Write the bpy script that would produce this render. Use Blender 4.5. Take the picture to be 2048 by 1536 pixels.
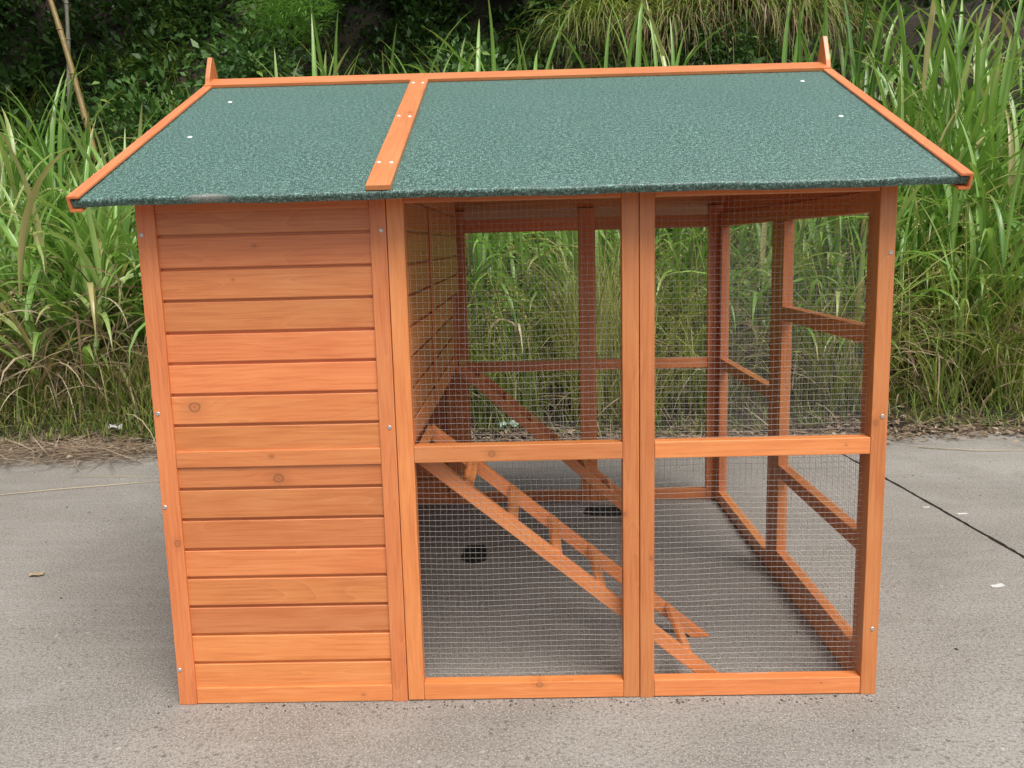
import bpy, bmesh, math, random
import numpy as np
from mathutils import Vector, Matrix, noise as mnoise

R = math.radians
random.seed(7)
rng = np.random.default_rng(11)
for o in list(bpy.data.objects):
    bpy.data.objects.remove(o)
scene = bpy.context.scene
COL = scene.collection

# ------------------------------------------------------------------ camera
cam_d = bpy.data.cameras.new('camera')
cam = bpy.data.objects.new('camera', cam_d)
COL.objects.link(cam)
cam_d.sensor_width = 36.0
cam_d.lens = 36.0 * 1742.64 / 2048.0
cam_d.clip_start = 0.05
cam_d.clip_end = 1500
yaw, pit, rol = -0.0182, 0.1588, -0.0248
Rv = Vector((math.cos(yaw), -math.sin(yaw), 0))
Fh = Vector((math.sin(yaw), math.cos(yaw), 0))
Up = Vector((0, 0, 1))
Fv = Fh * math.cos(pit) - Up * math.sin(pit)
Uv = Fh * math.sin(pit) + Up * math.cos(pit)
rgt = Rv * math.cos(rol) + Uv * math.sin(rol)
upp = Uv * math.cos(rol) - Rv * math.sin(rol)
M = Matrix((rgt, upp, -Fv)).transposed().to_4x4()
M.translation = Vector((1.1296, -2.562, 1.4217))
cam.matrix_world = M
scene.camera = cam

# ------------------------------------------------------------------ world, sun, exposure
SUN_EL, SUN_AZ = R(58), R(156)          # azimuth clockwise from +Y (behind the camera, to the right)
w = bpy.data.worlds.new('World')
scene.world = w
w.use_nodes = True
nt = w.node_tree
bg = nt.nodes['Background']
sky = nt.nodes.new('ShaderNodeTexSky')
sky.sky_type = 'NISHITA'
sky.sun_disc = False
sky.sun_elevation = SUN_EL
sky.sun_rotation = SUN_AZ
sky.air_density = 1.0
sky.dust_density = 4.0
sky.ozone_density = 1.0
hs = nt.nodes.new('ShaderNodeHueSaturation')
hs.inputs['Saturation'].default_value = 0.30       # overcast: the cloud cover greys the sky
nt.links.new(sky.outputs[0], hs.inputs['Color'])
nt.links.new(hs.outputs[0], bg.inputs['Color'])
bg.inputs['Strength'].default_value = 0.11
sd = bpy.data.lights.new('sun', 'SUN')
sun = bpy.data.objects.new('sun', sd)
COL.objects.link(sun)
sd.energy = 2.2
sd.angle = R(38)
sd.color = (1.0, 0.96, 0.90)
sun_dir = Vector((math.sin(SUN_AZ) * math.cos(SUN_EL), math.cos(SUN_AZ) * math.cos(SUN_EL), math.sin(SUN_EL)))
sun.rotation_euler = sun_dir.to_track_quat('Z', 'Y').to_euler()
sun.location = (0, -6, 12)
vs = scene.view_settings
vs.view_transform = 'Standard'
vs.look = 'None'
vs.gamma = 1
vs.exposure = 0.58

# ------------------------------------------------------------------ material helpers
class NT:
    def __init__(self, name):
        self.m = bpy.data.materials.new(name)
        self.m.use_nodes = True
        self.t = self.m.node_tree
        self.b = self.t.nodes['Principled BSDF']
        self.out = self.t.nodes['Material Output']
    def n(self, typ, **kw):
        nd = self.t.nodes.new(typ)
        for k, v in kw.items():
            setattr(nd, k, v)
        return nd
    def l(self, a, b):
        self.t.links.new(a, b)
    def val(self, sock, v):
        if hasattr(v, 'links'):
            self.l(v, sock)
        else:
            sock.default_value = v
    def math(self, op, a, b=None, c=None, clamp=False):
        nd = self.n('ShaderNodeMath', operation=op, use_clamp=clamp)
        self.val(nd.inputs[0], a)
        if b is not None: self.val(nd.inputs[1], b)
        if c is not None: self.val(nd.inputs[2], c)
        return nd.outputs[0]
    def vmath(self, op, a, b=None):
        nd = self.n('ShaderNodeVectorMath', operation=op)
        self.val(nd.inputs[0], a)
        if b is not None: self.val(nd.inputs[1], b)
        return nd.outputs[0]
    def noise(self, vec, scale, detail=4, rough=.55, dist=0, out=0):
        nd = self.n('ShaderNodeTexNoise')
        self.val(nd.inputs['Vector'], vec)
        nd.inputs['Scale'].default_value = scale
        nd.inputs['Detail'].default_value = detail
        nd.inputs['Roughness'].default_value = rough
        nd.inputs['Distortion'].default_value = dist
        return nd.outputs[out]
    def ramp(self, fac, stops, interp='LINEAR'):
        nd = self.n('ShaderNodeValToRGB')
        nd.color_ramp.interpolation = interp
        el = nd.color_ramp.elements
        while len(el) < len(stops): el.new(.5)
        for e, (p, c) in zip(el, stops):
            e.position = p
            e.color = (*c, 1) if len(c) == 3 else c
        self.val(nd.inputs[0], fac)
        return nd.outputs[0]
    def mix(self, fac, a, b, mode='MIX'):
        nd = self.n('ShaderNodeMix', data_type='RGBA', blend_type=mode)
        self.val(nd.inputs[0], fac)
        for s, v in ((nd.inputs[6], a), (nd.inputs[7], b)):
            if hasattr(v, 'links'): self.l(v, s)
            else: s.default_value = (*v, 1) if len(v) == 3 else v
        return nd.outputs[2]
    def maprange(self, v, a, b, c=0., d=1.):
        nd = self.n('ShaderNodeMapRange')
        self.val(nd.inputs[0], v)
        for i, x in enumerate((a, b, c, d)): nd.inputs[i + 1].default_value = x
        return nd.outputs[0]
    def bump(self, h, strength=.3, dist=.01):
        nd = self.n('ShaderNodeBump')
        nd.inputs['Strength'].default_value = strength
        nd.inputs['Distance'].default_value = dist
        self.l(h, nd.inputs['Height'])
        self.l(nd.outputs[0], self.b.inputs['Normal'])
    def coord(self, which='Object'):
        return self.n('ShaderNodeTexCoord').outputs[which]
    def attr(self, name, typ='GEOMETRY', out='Fac'):
        nd = self.n('ShaderNodeAttribute', attribute_name=name, attribute_type=typ)
        return nd.outputs[out]

def wood_material():
    k = NT('stained_fir')
    co = k.coord()
    rnd = k.n('ShaderNodeObjectInfo').outputs['Random']
    off = k.n('ShaderNodeCombineXYZ')
    k.l(k.math('MULTIPLY', rnd, 37.3), off.inputs[0])
    k.l(k.math('MULTIPLY', k.math('SINE', k.math('MULTIPLY', rnd, 917.)), .05), off.inputs[1])
    k.l(k.math('MULTIPLY', k.math('SINE', k.math('MULTIPLY', rnd, 531.)), .06), off.inputs[2])
    p = k.vmath('ADD', co, off.outputs[0])
    # growth rings: distance from a wandering pith line, sliced by the board face
    st = k.vmath('MULTIPLY', p, (1.1, 5.0, 5.0))
    wob = k.noise(st, 1.3, 1, .4, out=1)
    sep = k.n('ShaderNodeSeparateXYZ'); k.l(p, sep.inputs[0])
    sw = k.n('ShaderNodeSeparateXYZ'); k.l(wob, sw.inputs[0])
    y = k.math('ADD', sep.outputs[1], k.math('MULTIPLY', k.math('SUBTRACT', sw.outputs[0], .5), .16))
    z = k.math('ADD', sep.outputs[2], k.math('MULTIPLY', k.math('SUBTRACT', sw.outputs[1], .5), .16))
    d = k.math('SQRT', k.math('ADD', k.math('MULTIPLY', y, y), k.math('MULTIPLY', z, z)))
    fib = k.noise(k.vmath('MULTIPLY', p, (5., 160., 160.)), 1.0, 5, .65)
    # knots given board by board (local x, z, radius as object properties)
    kx, kz, kr = (k.attr(n, 'OBJECT') for n in ('knot_x', 'knot_z', 'knot_r'))
    so = k.n('ShaderNodeSeparateXYZ'); k.l(co, so.inputs[0])
    kd = k.math('SQRT', k.math('ADD', k.math('POWER', k.math('MULTIPLY', k.math('SUBTRACT', so.outputs[0], kx), .8), 2.0),
                               k.math('POWER', k.math('SUBTRACT', so.outputs[2], kz), 2.0)))
    kq = k.math('DIVIDE', kd, k.math('MAXIMUM', kr, .0001))
    knot = k.math('SUBTRACT', 1.0, k.maprange(kq, .55, 1.15))
    kring = k.math('MULTIPLY', k.math('SUBTRACT', 1.0, k.maprange(k.math('ABSOLUTE', k.math('SUBTRACT', k.math('ADD', kq, k.math('MULTIPLY', k.math('SUBTRACT', fib, .5), .5)), .62)), 0., .22)), 1.0)
    d = k.math('ADD', d, k.math('MULTIPLY', k.math('EXPONENT', k.math('MULTIPLY', k.math('MULTIPLY', kq, kq), -.09)), k.math('MULTIPLY', kr, 1.3)))
    ring = k.math('FRACT', k.math('MULTIPLY', d, 62.))
    late = k.math('POWER', ring, 3.0)
    blot = k.noise(k.vmath('MULTIPLY', p, (3.5, 11., 11.)), 1.0, 4, .6)
    base = k.ramp(blot, [(.22, (.54, .145, .038)), (.5, (.62, .192, .054)), (.8, (.67, .245, .080))])
    c = k.mix(k.math('MULTIPLY', k.math('MULTIPLY', late, k.maprange(k.math('FRACT', k.math('MULTIPLY', rnd, 19.)), 0, 1, .12, .36)), 1.0), base, (.42, .115, .034))
    c = k.mix(k.math('MULTIPLY', k.maprange(ring, .16, .0), .18), c, (.76, .34, .135))
    c = k.mix(k.math('MULTIPLY', k.maprange(fib, .42, .70), .42), c, (.74, .295, .110))
    c = k.mix(k.math('MULTIPLY', k.maprange(fib, .48, .28), .42), c, (.42, .12, .04))
    # small stray knots and pin marks
    vo = k.n('ShaderNodeTexVoronoi', voronoi_dimensions='3D', feature='F1')
    k.l(k.vmath('MULTIPLY', p, (2.1, 6., 6.)), vo.inputs['Vector'])
    vo.inputs['Scale'].default_value = 1.0
    vs_ = k.n('ShaderNodeSeparateColor'); k.l(vo.outputs['Color'], vs_.inputs[0])
    spot = k.math('MULTIPLY', k.maprange(vo.outputs['Distance'], .085, .035), k.math('GREATER_THAN', vs_.outputs[0], .72))
    c = k.mix(k.math('MULTIPLY', spot, .35), c, (.22, .065, .022))
    c = k.mix(k.math('MULTIPLY', k.math('SUBTRACT', 1.0, k.maprange(kq, .4, 2.3)), .45), c, (.40, .125, .036))
    c = k.mix(k.math('MULTIPLY', k.math('SUBTRACT', 1.0, k.maprange(kq, .05, .35)), .5), c, (.15, .05, .02))
    c = k.mix(k.math('MULTIPLY', kring, .62), c, (.12, .042, .018))
    hv = k.n('ShaderNodeHueSaturation')
    k.l(c, hv.inputs['Color'])
    k.l(k.maprange(rnd, 0, 1, .80, 1.12), hv.inputs['Value'])
    k.l(k.maprange(k.math('FRACT', k.math('MULTIPLY', rnd, 71.)), 0, 1, .4965, .5035), hv.inputs['Hue'])
    k.l(hv.outputs[0], k.b.inputs['Base Color'])
    k.l(k.maprange(fib, .3, .7, .40, .52), k.b.inputs['Roughness'])
    k.b.inputs['Specular IOR Level'].default_value = .5
    k.b.inputs['Coat Weight'].default_value = .5
    k.b.inputs['Coat Roughness'].default_value = .38
    k.bump(k.math('ADD', k.math('MULTIPLY', fib, .8), k.math('MULTIPLY', late, .2)), .2, .001)
    return k.m

def felt_material():
    k = NT('mineral_felt')
    co = k.coord()
    a = k.noise(co, 255, 2, .6)
    b = k.noise(co, 85, 3, .6)
    big = k.noise(co, 3.5, 6, .65, 1.)
    g = k.math('ADD', k.math('MULTIPLY', a, .65), k.math('MULTIPLY', b, .35))
    c = k.ramp(g, [(.38, (.002, .009, .007)), (.465, (.014, .050, .038)), (.54, (.058, .142, .114)), (.63, (.23, .39, .335))])
    c = k.mix(k.maprange(big, .35, .75, 0, .2), c, (.10, .16, .15))
    # worn bare patch at the eave
    pos = k.n('ShaderNodeNewGeometry').outputs['Position']
    d = k.vmath('MULTIPLY', k.vmath('SUBTRACT', pos, (.262, -.14, 1.56)), (1., 3.6, 2.4))
    ln = k.n('ShaderNodeVectorMath', operation='LENGTH'); k.l(d, ln.inputs[0])
    wear = k.math('MULTIPLY', k.maprange(k.math('ADD', ln.outputs['Value'], k.math('MULTIPLY', k.math('SUBTRACT', b, .5), .05)), .075, .045), .6)
    c = k.mix(wear, c, (.28, .255, .235))
    k.l(c, k.b.inputs['Base Color'])
    k.b.inputs['Roughness'].default_value = .55
    k.b.inputs['Specular IOR Level'].default_value = .75
    k.b.inputs['Sheen Weight'].default_value = .24
    k.b.inputs['Sheen Roughness'].default_value = .45
    k.b.inputs['Sheen Tint'].default_value = (.50, .97, .82, 1)
    k.bump(g, .8, .0025)
    return k.m

def concrete_material():
    k = NT('concrete')
    co = k.n('ShaderNodeNewGeometry').outputs['Position']
    big = k.noise(co, .55, 5, .6)
    mid = k.noise(co, 3.2, 5, .65)
    fine = k.noise(co, 80, 4, .7)
    grit = k.noise(co, 170, 2, .6)
    c = k.ramp(big, [(.32, (.190, .170, .144)), (.50, (.245, .224, .196)), (.66, (.300, .278, .247))])
    c = k.mix(k.maprange(mid, .42, .66, 0, .55), c, (.200, .180, .154))
    blotch = k.noise(co, 1.1, 6, .7, 1.2)
    c = k.mix(k.maprange(blotch, .50, .68, 0, .45), c, (.335, .315, .285))
    c = k.mix(k.maprange(blotch, .46, .34, 0, .45), c, (.165, .150, .130))
    c = k.mix(k.maprange(fine, .47, .62, 0, .8), c, (.115, .102, .086))
    c = k.mix(k.maprange(grit, .54, .66, 0, .85), c, (.47, .44, .405))
    vo = k.n('ShaderNodeTexVoronoi', feature='F1')
    k.l(co, vo.inputs['Vector']); vo.inputs['Scale'].default_value = 46
    vc = k.n('ShaderNodeSeparateColor'); k.l(vo.outputs['Color'], vc.inputs[0])
    patch = k.noise(co, 1.3, 3, .5)
    stone = k.math('MULTIPLY', k.maprange(vo.outputs['Distance'], .42, .30), k.math('GREATER_THAN', vc.outputs[0], .86))
    stone = k.math('MULTIPLY', stone, k.maprange(patch, .40, .62, .12, 1.))
    c = k.mix(k.math('MULTIPLY', stone, .62), c, k.ramp(vc.outputs[1], [(0, (.06, .054, .05)), (.7, (.14, .125, .115)), (1, (.5, .48, .45))]))
    # drag marks of the broom finish
    st = k.noise(k.vmath('MULTIPLY', co, (1.6, 16., 1.)), 1., 4, .6)
    c = k.mix(k.maprange(st, .5, .78, 0, .30), c, (.34, .325, .305))
    k.l(c, k.b.inputs['Base Color'])
    k.b.inputs['Roughness'].default_value = .88
    h = k.math('ADD', k.math('MULTIPLY', fine, .6), k.math('MULTIPLY', grit, .4))
    h = k.math('ADD', h, k.math('MULTIPLY', stone, -.15))
    k.bump(h, .75, .006)
    return k.m

def soil_material():
    k = NT('soil')
    co = k.n('ShaderNodeNewGeometry').outputs['Position']
    a = k.noise(co, 1.3, 5, .65)
    b = k.noise(co, 14, 5, .7)
    c = k.ramp(a, [(.3, (.010, .008, .006)), (.52, (.026, .018, .012)), (.72, (.075, .050, .032))])
    c = k.mix(k.maprange(b, .45, .75, 0, .7), c, (.030, .026, .016))
    k.l(c, k.b.inputs['Base Color'])
    k.b.inputs['Roughness'].default_value = .95
    k.bump(b, .8, .05)
    return k.m

def blade_material(name, stops, rough=.42, trans=.35, tip=None, rib=.0, spec=.4):
    k = NT(name)
    rnd = k.attr('rnd')
    tt = k.attr('tt')
    c = k.ramp(rnd, stops)
    if tip:
        n = k.math('MULTIPLY', k.maprange(tt, .72, 1.), k.math('FRACT', k.math('MULTIPLY', rnd, 53.)))
        c = k.mix(n, c, tip)
    if rib:
        c = k.mix(k.math('MULTIPLY', k.math('POWER', k.attr('mid'), 6.), rib), c, (.42, .50, .30))
    k.l(c, k.b.inputs['Base Color'])
    k.b.inputs['Roughness'].default_value = rough
    k.b.inputs['Specular IOR Level'].default_value = spec
    tr = k.n('ShaderNodeBsdfTranslucent')
    k.l(k.mix(.5, c, k.mix(1., c, (1.0, 1.0, .35), 'MULTIPLY')), tr.inputs['Color'])
    mx = k.n('ShaderNodeMixShader')
    mx.inputs[0].default_value = trans
    k.l(k.b.outputs[0], mx.inputs[1]); k.l(tr.outputs[0], mx.inputs[2])
    k.l(mx.outputs[0], k.out.inputs[0])
    return k.m

def plain(name, col, rough=.6, metal=0., vary=0.):
    k = NT(name)
    if vary:
        n = k.noise(k.coord(), 22, 4, .6)
        c = k.mix(k.maprange(n, .3, .7, 0, vary), col, tuple(x * .45 for x in col))
        k.l(c, k.b.inputs['Base Color'])
    else:
        k.b.inputs['Base Color'].default_value = (*col, 1)
    k.b.inputs['Roughness'].default_value = rough
    k.b.inputs['Metallic'].default_value = metal
    return k.m

WOOD = wood_material()
FELT = felt_material()
CONC = concrete_material()
SOIL = soil_material()
WIRE = plain('galvanised_wire', (.29, .28, .27), .5, .4)
STEEL = plain('zinc_screw', (.62, .62, .62), .35, .85, .3)
CAPW = plain('white_nail_cap', (.75, .78, .76), .5, 0, .2)
BLACK = plain('flat_black', (.006, .006, .006), .75, 0, .3)
JOINT = plain('bitumen_joint', (.012, .011, .010), .85, 0, .4)
CANE = blade_material('cane_leaf', [(0, (.070, .180, .024)), (.35, (.145, .310, .042)), (.7, (.240, .430, .080)), (.88, (.36, .50, .15)), (1, (.46, .40, .17))], .27, .36, (.42, .33, .14), .55, .6)
FINE = blade_material('fine_grass', [(0, (.110, .180, .030)), (.4, (.230, .300, .055)), (.75, (.37, .40, .105)), (1, (.54, .48, .22))], .5, .35, (.42, .34, .16))
DRY = blade_material('dry_leaf', [(0, (.105, .065, .036)), (.4, (.23, .160, .092)), (.75, (.37, .285, .180)), (1, (.52, .44, .31))], .7, .25, None, 0, .2)
VERGE = blade_material('verge_grass', [(0, (.065, .125, .018)), (.5, (.150, .225, .036)), (.85, (.26, .30, .065)), (1, (.42, .34, .15))], .5, .35, (.40, .33, .15))
BUSH = blade_material('bush_leaf', [(0, (.028, .070, .020)), (.5, (.062, .140, .032)), (.85, (.110, .215, .045)), (1, (.20, .30, .06))], .45, .25)
PALE = blade_material('bamboo_leaf', [(0, (.12, .27, .055)), (1, (.24, .44, .10))], .45, .35)
DARK = blade_material('forest_leaf', [(0, (.016, .040, .013)), (.6, (.030, .068, .020)), (1, (.055, .10, .028))], .5, .2)
LITTER = blade_material('leaf_litter', [(0, (.085, .056, .036)), (.4, (.185, .130, .085)), (.8, (.30, .225, .155)), (1, (.46, .39, .29))], .8, .1, None, 0, .15)
CULM = plain('green_culm', (.13, .17, .05), .55, 0, .35)
BAMB = plain('yellow_bamboo', (.24, .165, .05), .5, 0, .6)
GREYB = plain('grey_bamboo', (.16, .155, .11), .6, 0, .5)
BARK = plain('tree_bark', (.060, .048, .036), .9, 0, .6)

# ------------------------------------------------------------------ object helpers
def link(name, me, mat, parent=None, loc=None, rot=None):
    o = bpy.data.objects.new(name, me)
    COL.objects.link(o)
    if mat and not me.materials: me.materials.append(mat)
    if parent: o.parent = parent
    if loc is not None: o.location = loc
    if rot is not None: o.rotation_euler = rot
    return o
def tag(o, label=None, cat=None, group=None, kind=None):
    if label: o['label'] = label
    if cat: o['category'] = cat
    if group: o['group'] = group
    if kind: o['kind'] = kind
    return o
def empty(name, loc=(0, 0, 0), rz=0):
    o = bpy.data.objects.new(name, None)
    COL.objects.link(o)
    o.empty_display_size = .1
    o.location = loc
    o.rotation_euler = (0, 0, rz)
    return o
def bm_mesh(bm, name, smooth=False):
    me = bpy.data.meshes.new(name)
    bm.normal_update()
    bm.to_mesh(me); bm.free()
    if smooth:
        me.polygons.foreach_set('use_smooth', [True] * len(me.polygons))
    return me
def prism(name, poly, length, bevel=.0022, seg=2):
    """polygon in local (y,z), extruded along local x, centred on x"""
    bm = bmesh.new()
    a = [bm.verts.new((-length / 2, y, z)) for y, z in poly]
    b = [bm.verts.new((length / 2, y, z)) for y, z in poly]
    n = len(poly)
    for i in range(n):
        bm.faces.new((a[i], a[(i + 1) % n], b[(i + 1) % n], b[i]))
    bm.faces.new(a[::-1]); bm.faces.new(b)
    bmesh.ops.recalc_face_normals(bm, faces=bm.faces)
    if bevel:
        bmesh.ops.bevel(bm, geom=list(bm.edges), offset=bevel, segments=seg, affect='EDGES', profile=.5, clamp_overlap=True)
    return bm_mesh(bm, name)
def rect(h1, h2):
    return [(-h1, -h2), (h1, -h2), (h1, h2), (-h1, h2)]
FACE = {'x': (0, 0, 0), 'z': (0, -math.pi / 2, 0), 'y': (0, 0, math.pi / 2)}
def board(name, x, y, z, axis, parent, bevel=.0022, mat=None, knot=None):
    """axis-aligned timber; local x runs along the grain, local z faces along the width"""
    c = Vector(((x[0] + x[1]) / 2, (y[0] + y[1]) / 2, (z[0] + z[1]) / 2))
    dx, dy, dz = x[1] - x[0], y[1] - y[0], z[1] - z[0]
    if axis == 'x': me = prism(name, rect(dy / 2, dz / 2), dx, bevel)
    elif axis == 'z': me = prism(name, rect(dy / 2, dx / 2), dz, bevel)
    else: me = prism(name, rect(dx / 2, dz / 2), dy, bevel)
    o = link(name, me, mat or WOOD, parent, c, FACE[axis])
    if knot: o['knot_x'], o['knot_z'], o['knot_r'] = knot
    return o
def tube(name, pts, rad, sides=8, caps=True):
    bm = bmesh.new()
    rings = []
    n = len(pts)
    for i, p in enumerate(pts):
        p = Vector(p)
        t = (Vector(pts[min(i + 1, n - 1)]) - Vector(pts[max(i - 1, 0)])).normalized()
        u = t.orthogonal().normalized() if i == 0 else (u - t * u.dot(t)).normalized()
        v = t.cross(u)
        r = rad[i] if hasattr(rad, '__len__') else rad
        rings.append([bm.verts.new(p + (u * math.cos(2 * math.pi * k / sides) + v * math.sin(2 * math.pi * k / sides)) * r) for k in range(sides)])
    for a, b in zip(rings, rings[1:]):
        for k in range(sides):
            bm.faces.new((a[k], a[(k + 1) % sides], b[(k + 1) % sides], b[k]))
    if caps:
        bm.faces.new(rings[0][::-1]); bm.faces.new(rings[-1])
    return bm_mesh(bm, name, True)

def np_mesh(name, V, F, attrs=None, smooth=True):
    """V (n,3) floats, F (m,4) or (m,3) ints, attrs: name -> per-vertex floats"""
    me = bpy.data.meshes.new(name)
    nf, k = F.shape
    me.vertices.add(len(V)); me.vertices.foreach_set('co', np.ascontiguousarray(V, np.float32).ravel())
    me.loops.add(nf * k); me.loops.foreach_set('vertex_index', np.ascontiguousarray(F, np.int32).ravel())
    me.polygons.add(nf)
    me.polygons.foreach_set('loop_start', np.arange(0, nf * k, k, dtype=np.int32))
    me.polygons.foreach_set('loop_total', np.full(nf, k, np.int32))
    if smooth: me.polygons.foreach_set('use_smooth', np.ones(nf, bool))
    me.update(calc_edges=True)
    for an, av in (attrs or {}).items():
        a = me.attributes.new(an, 'FLOAT', 'POINT')
        a.data.foreach_set('value', np.ascontiguousarray(av, np.float32))
    return me

# ------------------------------------------------------------------ terrain
def terrain(x, y):
    x = np.asarray(x, float); y = np.asarray(y, float)
    yk = [-50, 3.2, 3.75, 4.4, 6.0, 8.0, 9.3, 11.0, 13.0, 16.0, 22.0, 40.]
    zk = [-.06, -.06, .01, .12, .42, .85, 1.35, 3.0, 5.2, 8.0, 12.0, 20.]
    z = np.interp(y, yk, zk)
    right = np.clip((x - 3.0) / 2.5, 0, 1)
    yk2 = [-50, 3.2, 3.75, 4.4, 6.0, 7.8, 8.6, 9.0, 9.6, 11., 16., 22., 40.]
    zk2 = [-.06, -.06, .01, .12, .50, 1.10, 1.9, 3.3, 4.2, 4.9, 8.5, 12., 20.]
    z2 = np.interp(y, yk2, zk2)
    z = z * (1 - right) + z2 * right
    amp = np.clip((y - 3.6) / 6, 0, 1)
    z = z + amp * (.22 * np.sin(x * .9 + 1.3) * np.cos(y * .8) + .12 * np.sin(x * 2.3 + y * 1.7) + .06 * np.sin(x * 5.1 - y * 4.3))
    edge = .05 * np.sin(x * 2.1) + .03 * np.sin(x * 5.3 + 1)
    z = z + np.where((y > 3.2) & (y < 4.2), edge * .25, 0)
    return z
nx, ny = 190, 150
gx = np.linspace(-16, 18, nx); gy = np.linspace(3.2, 30, ny) ** 1.0
gy = 3.2 + (np.linspace(0, 1, ny) ** 1.5) * 27
GX, GY = np.meshgrid(gx, gy)
GZ = terrain(GX, GY)
# rough the bank
rough = np.array([mnoise.noise(Vector((a * 1.7, b * 1.7, c * 1.7))) + .5 * mnoise.noise(Vector((a * 4.5, b * 4.5, c * 4.5))) for a, b, c in zip(GX.ravel(), GY.ravel(), GZ.ravel())]).reshape(GX.shape)
damp = np.clip((GY - 7.2) / 2, 0, 1)
GY2 = GY - damp * rough * .22
GZ2 = GZ + damp * rough * .12
V = np.stack([GX.ravel(), GY2.ravel(), GZ2.ravel()], 1)
ii = np.arange((ny - 1) * nx).reshape(ny - 1, nx)[:, :-1].ravel()
F = np.stack([ii, ii + 1, ii + nx + 1, ii + nx], 1)
tag(link('hillside', np_mesh('hillside', V, F), SOIL), kind='structure')

bm = bmesh.new()
vv = [bm.verts.new(c) for c in ((-400, -400, -.075), (400, -400, -.075), (400, 400, -.075), (-400, 400, -.075))]
bm.faces.new(vv)
tag(link('ground', bm_mesh(bm, 'ground'), SOIL), kind='structure')

# concrete yard: two slabs with a bitumen joint between them
def jx(y): return 3.355 - .0477 * y + .010 * math.sin(y * 1.3)
yard = empty('pavement'); tag(yard, kind='structure')
def slab(x_far, side):
    bm = bmesh.new()
    ys = [(-9 + i * .035) for i in range(int((3.86 + 9) / .035) + 1)]
    rndo = random.Random(5 + side)
    edge = [(jx(y) + side * (.007 + rndo.random() * .007), y) for y in ys]
    top, low = [], []
    for ex, y in edge:
        top.append((bm.verts.new((ex, y, 0)), bm.verts.new((x_far, y, 0))))
        low.append(bm.verts.new((ex, y, -.06)))
    for i in range(len(ys) - 1):
        bm.faces.new((top[i][0], top[i + 1][0], top[i + 1][1], top[i][1]))
        bm.faces.new((top[i][0], low[i], low[i + 1], top[i + 1][0]))
    bmesh.ops.recalc_face_normals(bm, faces=bm.faces)
    for f in bm.faces:
        if abs(f.normal.z) > .5 and f.normal.z < 0: f.normal_flip()
    return link('slab', bm_mesh(bm, 'slab'), CONC, yard)
slab(-14, -1); slab(16, 1)
bm = bmesh.new()
prev = None
for i in range(300):
    y = -9 + i * .0429
    a, b = bm.verts.new((jx(y) - .03, y, -.010)), bm.verts.new((jx(y) + .03, y, -.010))
    if prev: bm.faces.new((prev[0], prev[1], b, a))
    prev = (a, b)
link('joint_filler', bm_mesh(bm, 'joint_filler'), JOINT, yard)

# ------------------------------------------------------------------ the coop
W, D = 2.2, 2.17
X1, X2 = .7297, 1.462
ZT = 1.60                                   # wall top
SL = .426                                   # roof slope dz/dy
OY, ZE = -.128, 1.578                       # eave edge, top of felt
RY = D / 2
ZR = ZE + (RY - OY) * SL
coop = empty('chicken_coop', (0, 0, 0))
tag(coop, 'orange stained timber chicken coop with green felt roof and wire mesh run', 'chicken coop')

def screw(x, y, z, parent, normal='y', r=.0066, mat=None, name='screw', tilt=0):
    bm = bmesh.new()
    prof = [(r, 0), (r, .0012), (r * .8, .0026), (r * .42, .0026), (r * .30, .0012), (0.0001, .0010)]
    rings = []
    for rr, h in prof:
        rings.append([bm.verts.new((rr * math.cos(k * math.pi / 6), rr * math.sin(k * math.pi / 6), h)) for k in range(12)])
    for a, b in zip(rings, rings[1:]):
        for k in range(12): bm.faces.new((a[k], a[(k + 1) % 12], b[(k + 1) % 12], b[k]))
    me = bm_mesh(bm, name)
    o = link(name, me, mat or STEEL)
    mw = Matrix.Translation((x, y, z)) @ (Matrix.Rotation(math.pi / 2, 4, 'X') if normal == 'y' else Matrix.Rotation(tilt, 4, 'X'))
    o.parent = parent
    o.matrix_parent_inverse = Matrix.Identity(4)
    bpy.context.view_layer.update()
    o.matrix_local = (parent.matrix_world.inverted() @ mw)
    return o

T = .045                                     # frame thickness
# --- front: three framed panels
fl = board('post', (0, .056), (0, T), (0, ZT), 'z', coop, knot=(.536 - .8, -.011, .012))
fr = board('post', (.681, .7290), (0, T), (0, ZT - .002), 'z', coop)
for z, x in ((1.475, .014), (.944, .014), (.652, .010), (.119, .010)): screw(x, -.0001, z, fl)
for z, x in ((1.471, .714), (.887, .711)): screw(x, -.0001, z, fr)
board('post', (.7308, .781), (.001, T), (.004, ZT), 'z', coop)
board('post', (1.4115, 1.4612), (.002, T), (.002, ZT), 'z', coop, knot=(-.2, .02, .007))
board('post', (1.4630, 1.507), (.001, T), (0, ZT), 'z', coop, knot=(-.34, -.012, .007))
pr = board('post', (2.152, 2.2), (0, .05), (0, ZT), 'z', coop, knot=(.07, .012, .010))
for z, x in ((1.372, 2.187), (.889, 2.184), (.218, 2.181)): screw(x, -.0001, z, pr)
RAILS = []
board('rail', (.0565, .6805), (.001, T), (.774, .824), 'x', coop, knot=(-.02, .006, .007))
board('rail', (.0565, .6805), (.002, T), (.002, .055), 'x', coop, knot=(.22, -.004, .006))
board('rail', (.0565, .6805), (.003, T), (1.538, ZT - .004), 'x', coop)
for a, b, kn in ((.7815, 1.411, (-.08, -.002, .012)), (1.5075, 2.1515, (.25, .004, .004))):
    board('rail', (a, b), (.0, T), (.775, .826), 'x', coop, knot=kn)
    board('rail', (a, b), (.002, T), (.003, .058), 'x', coop, knot=((.05, .018, .012) if a < 1 else (.2, .01, .003)))
    board('rail', (a, b), (.003, T), (1.548, ZT - .003), 'x', coop, knot=(.0, .01, .006))

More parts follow.
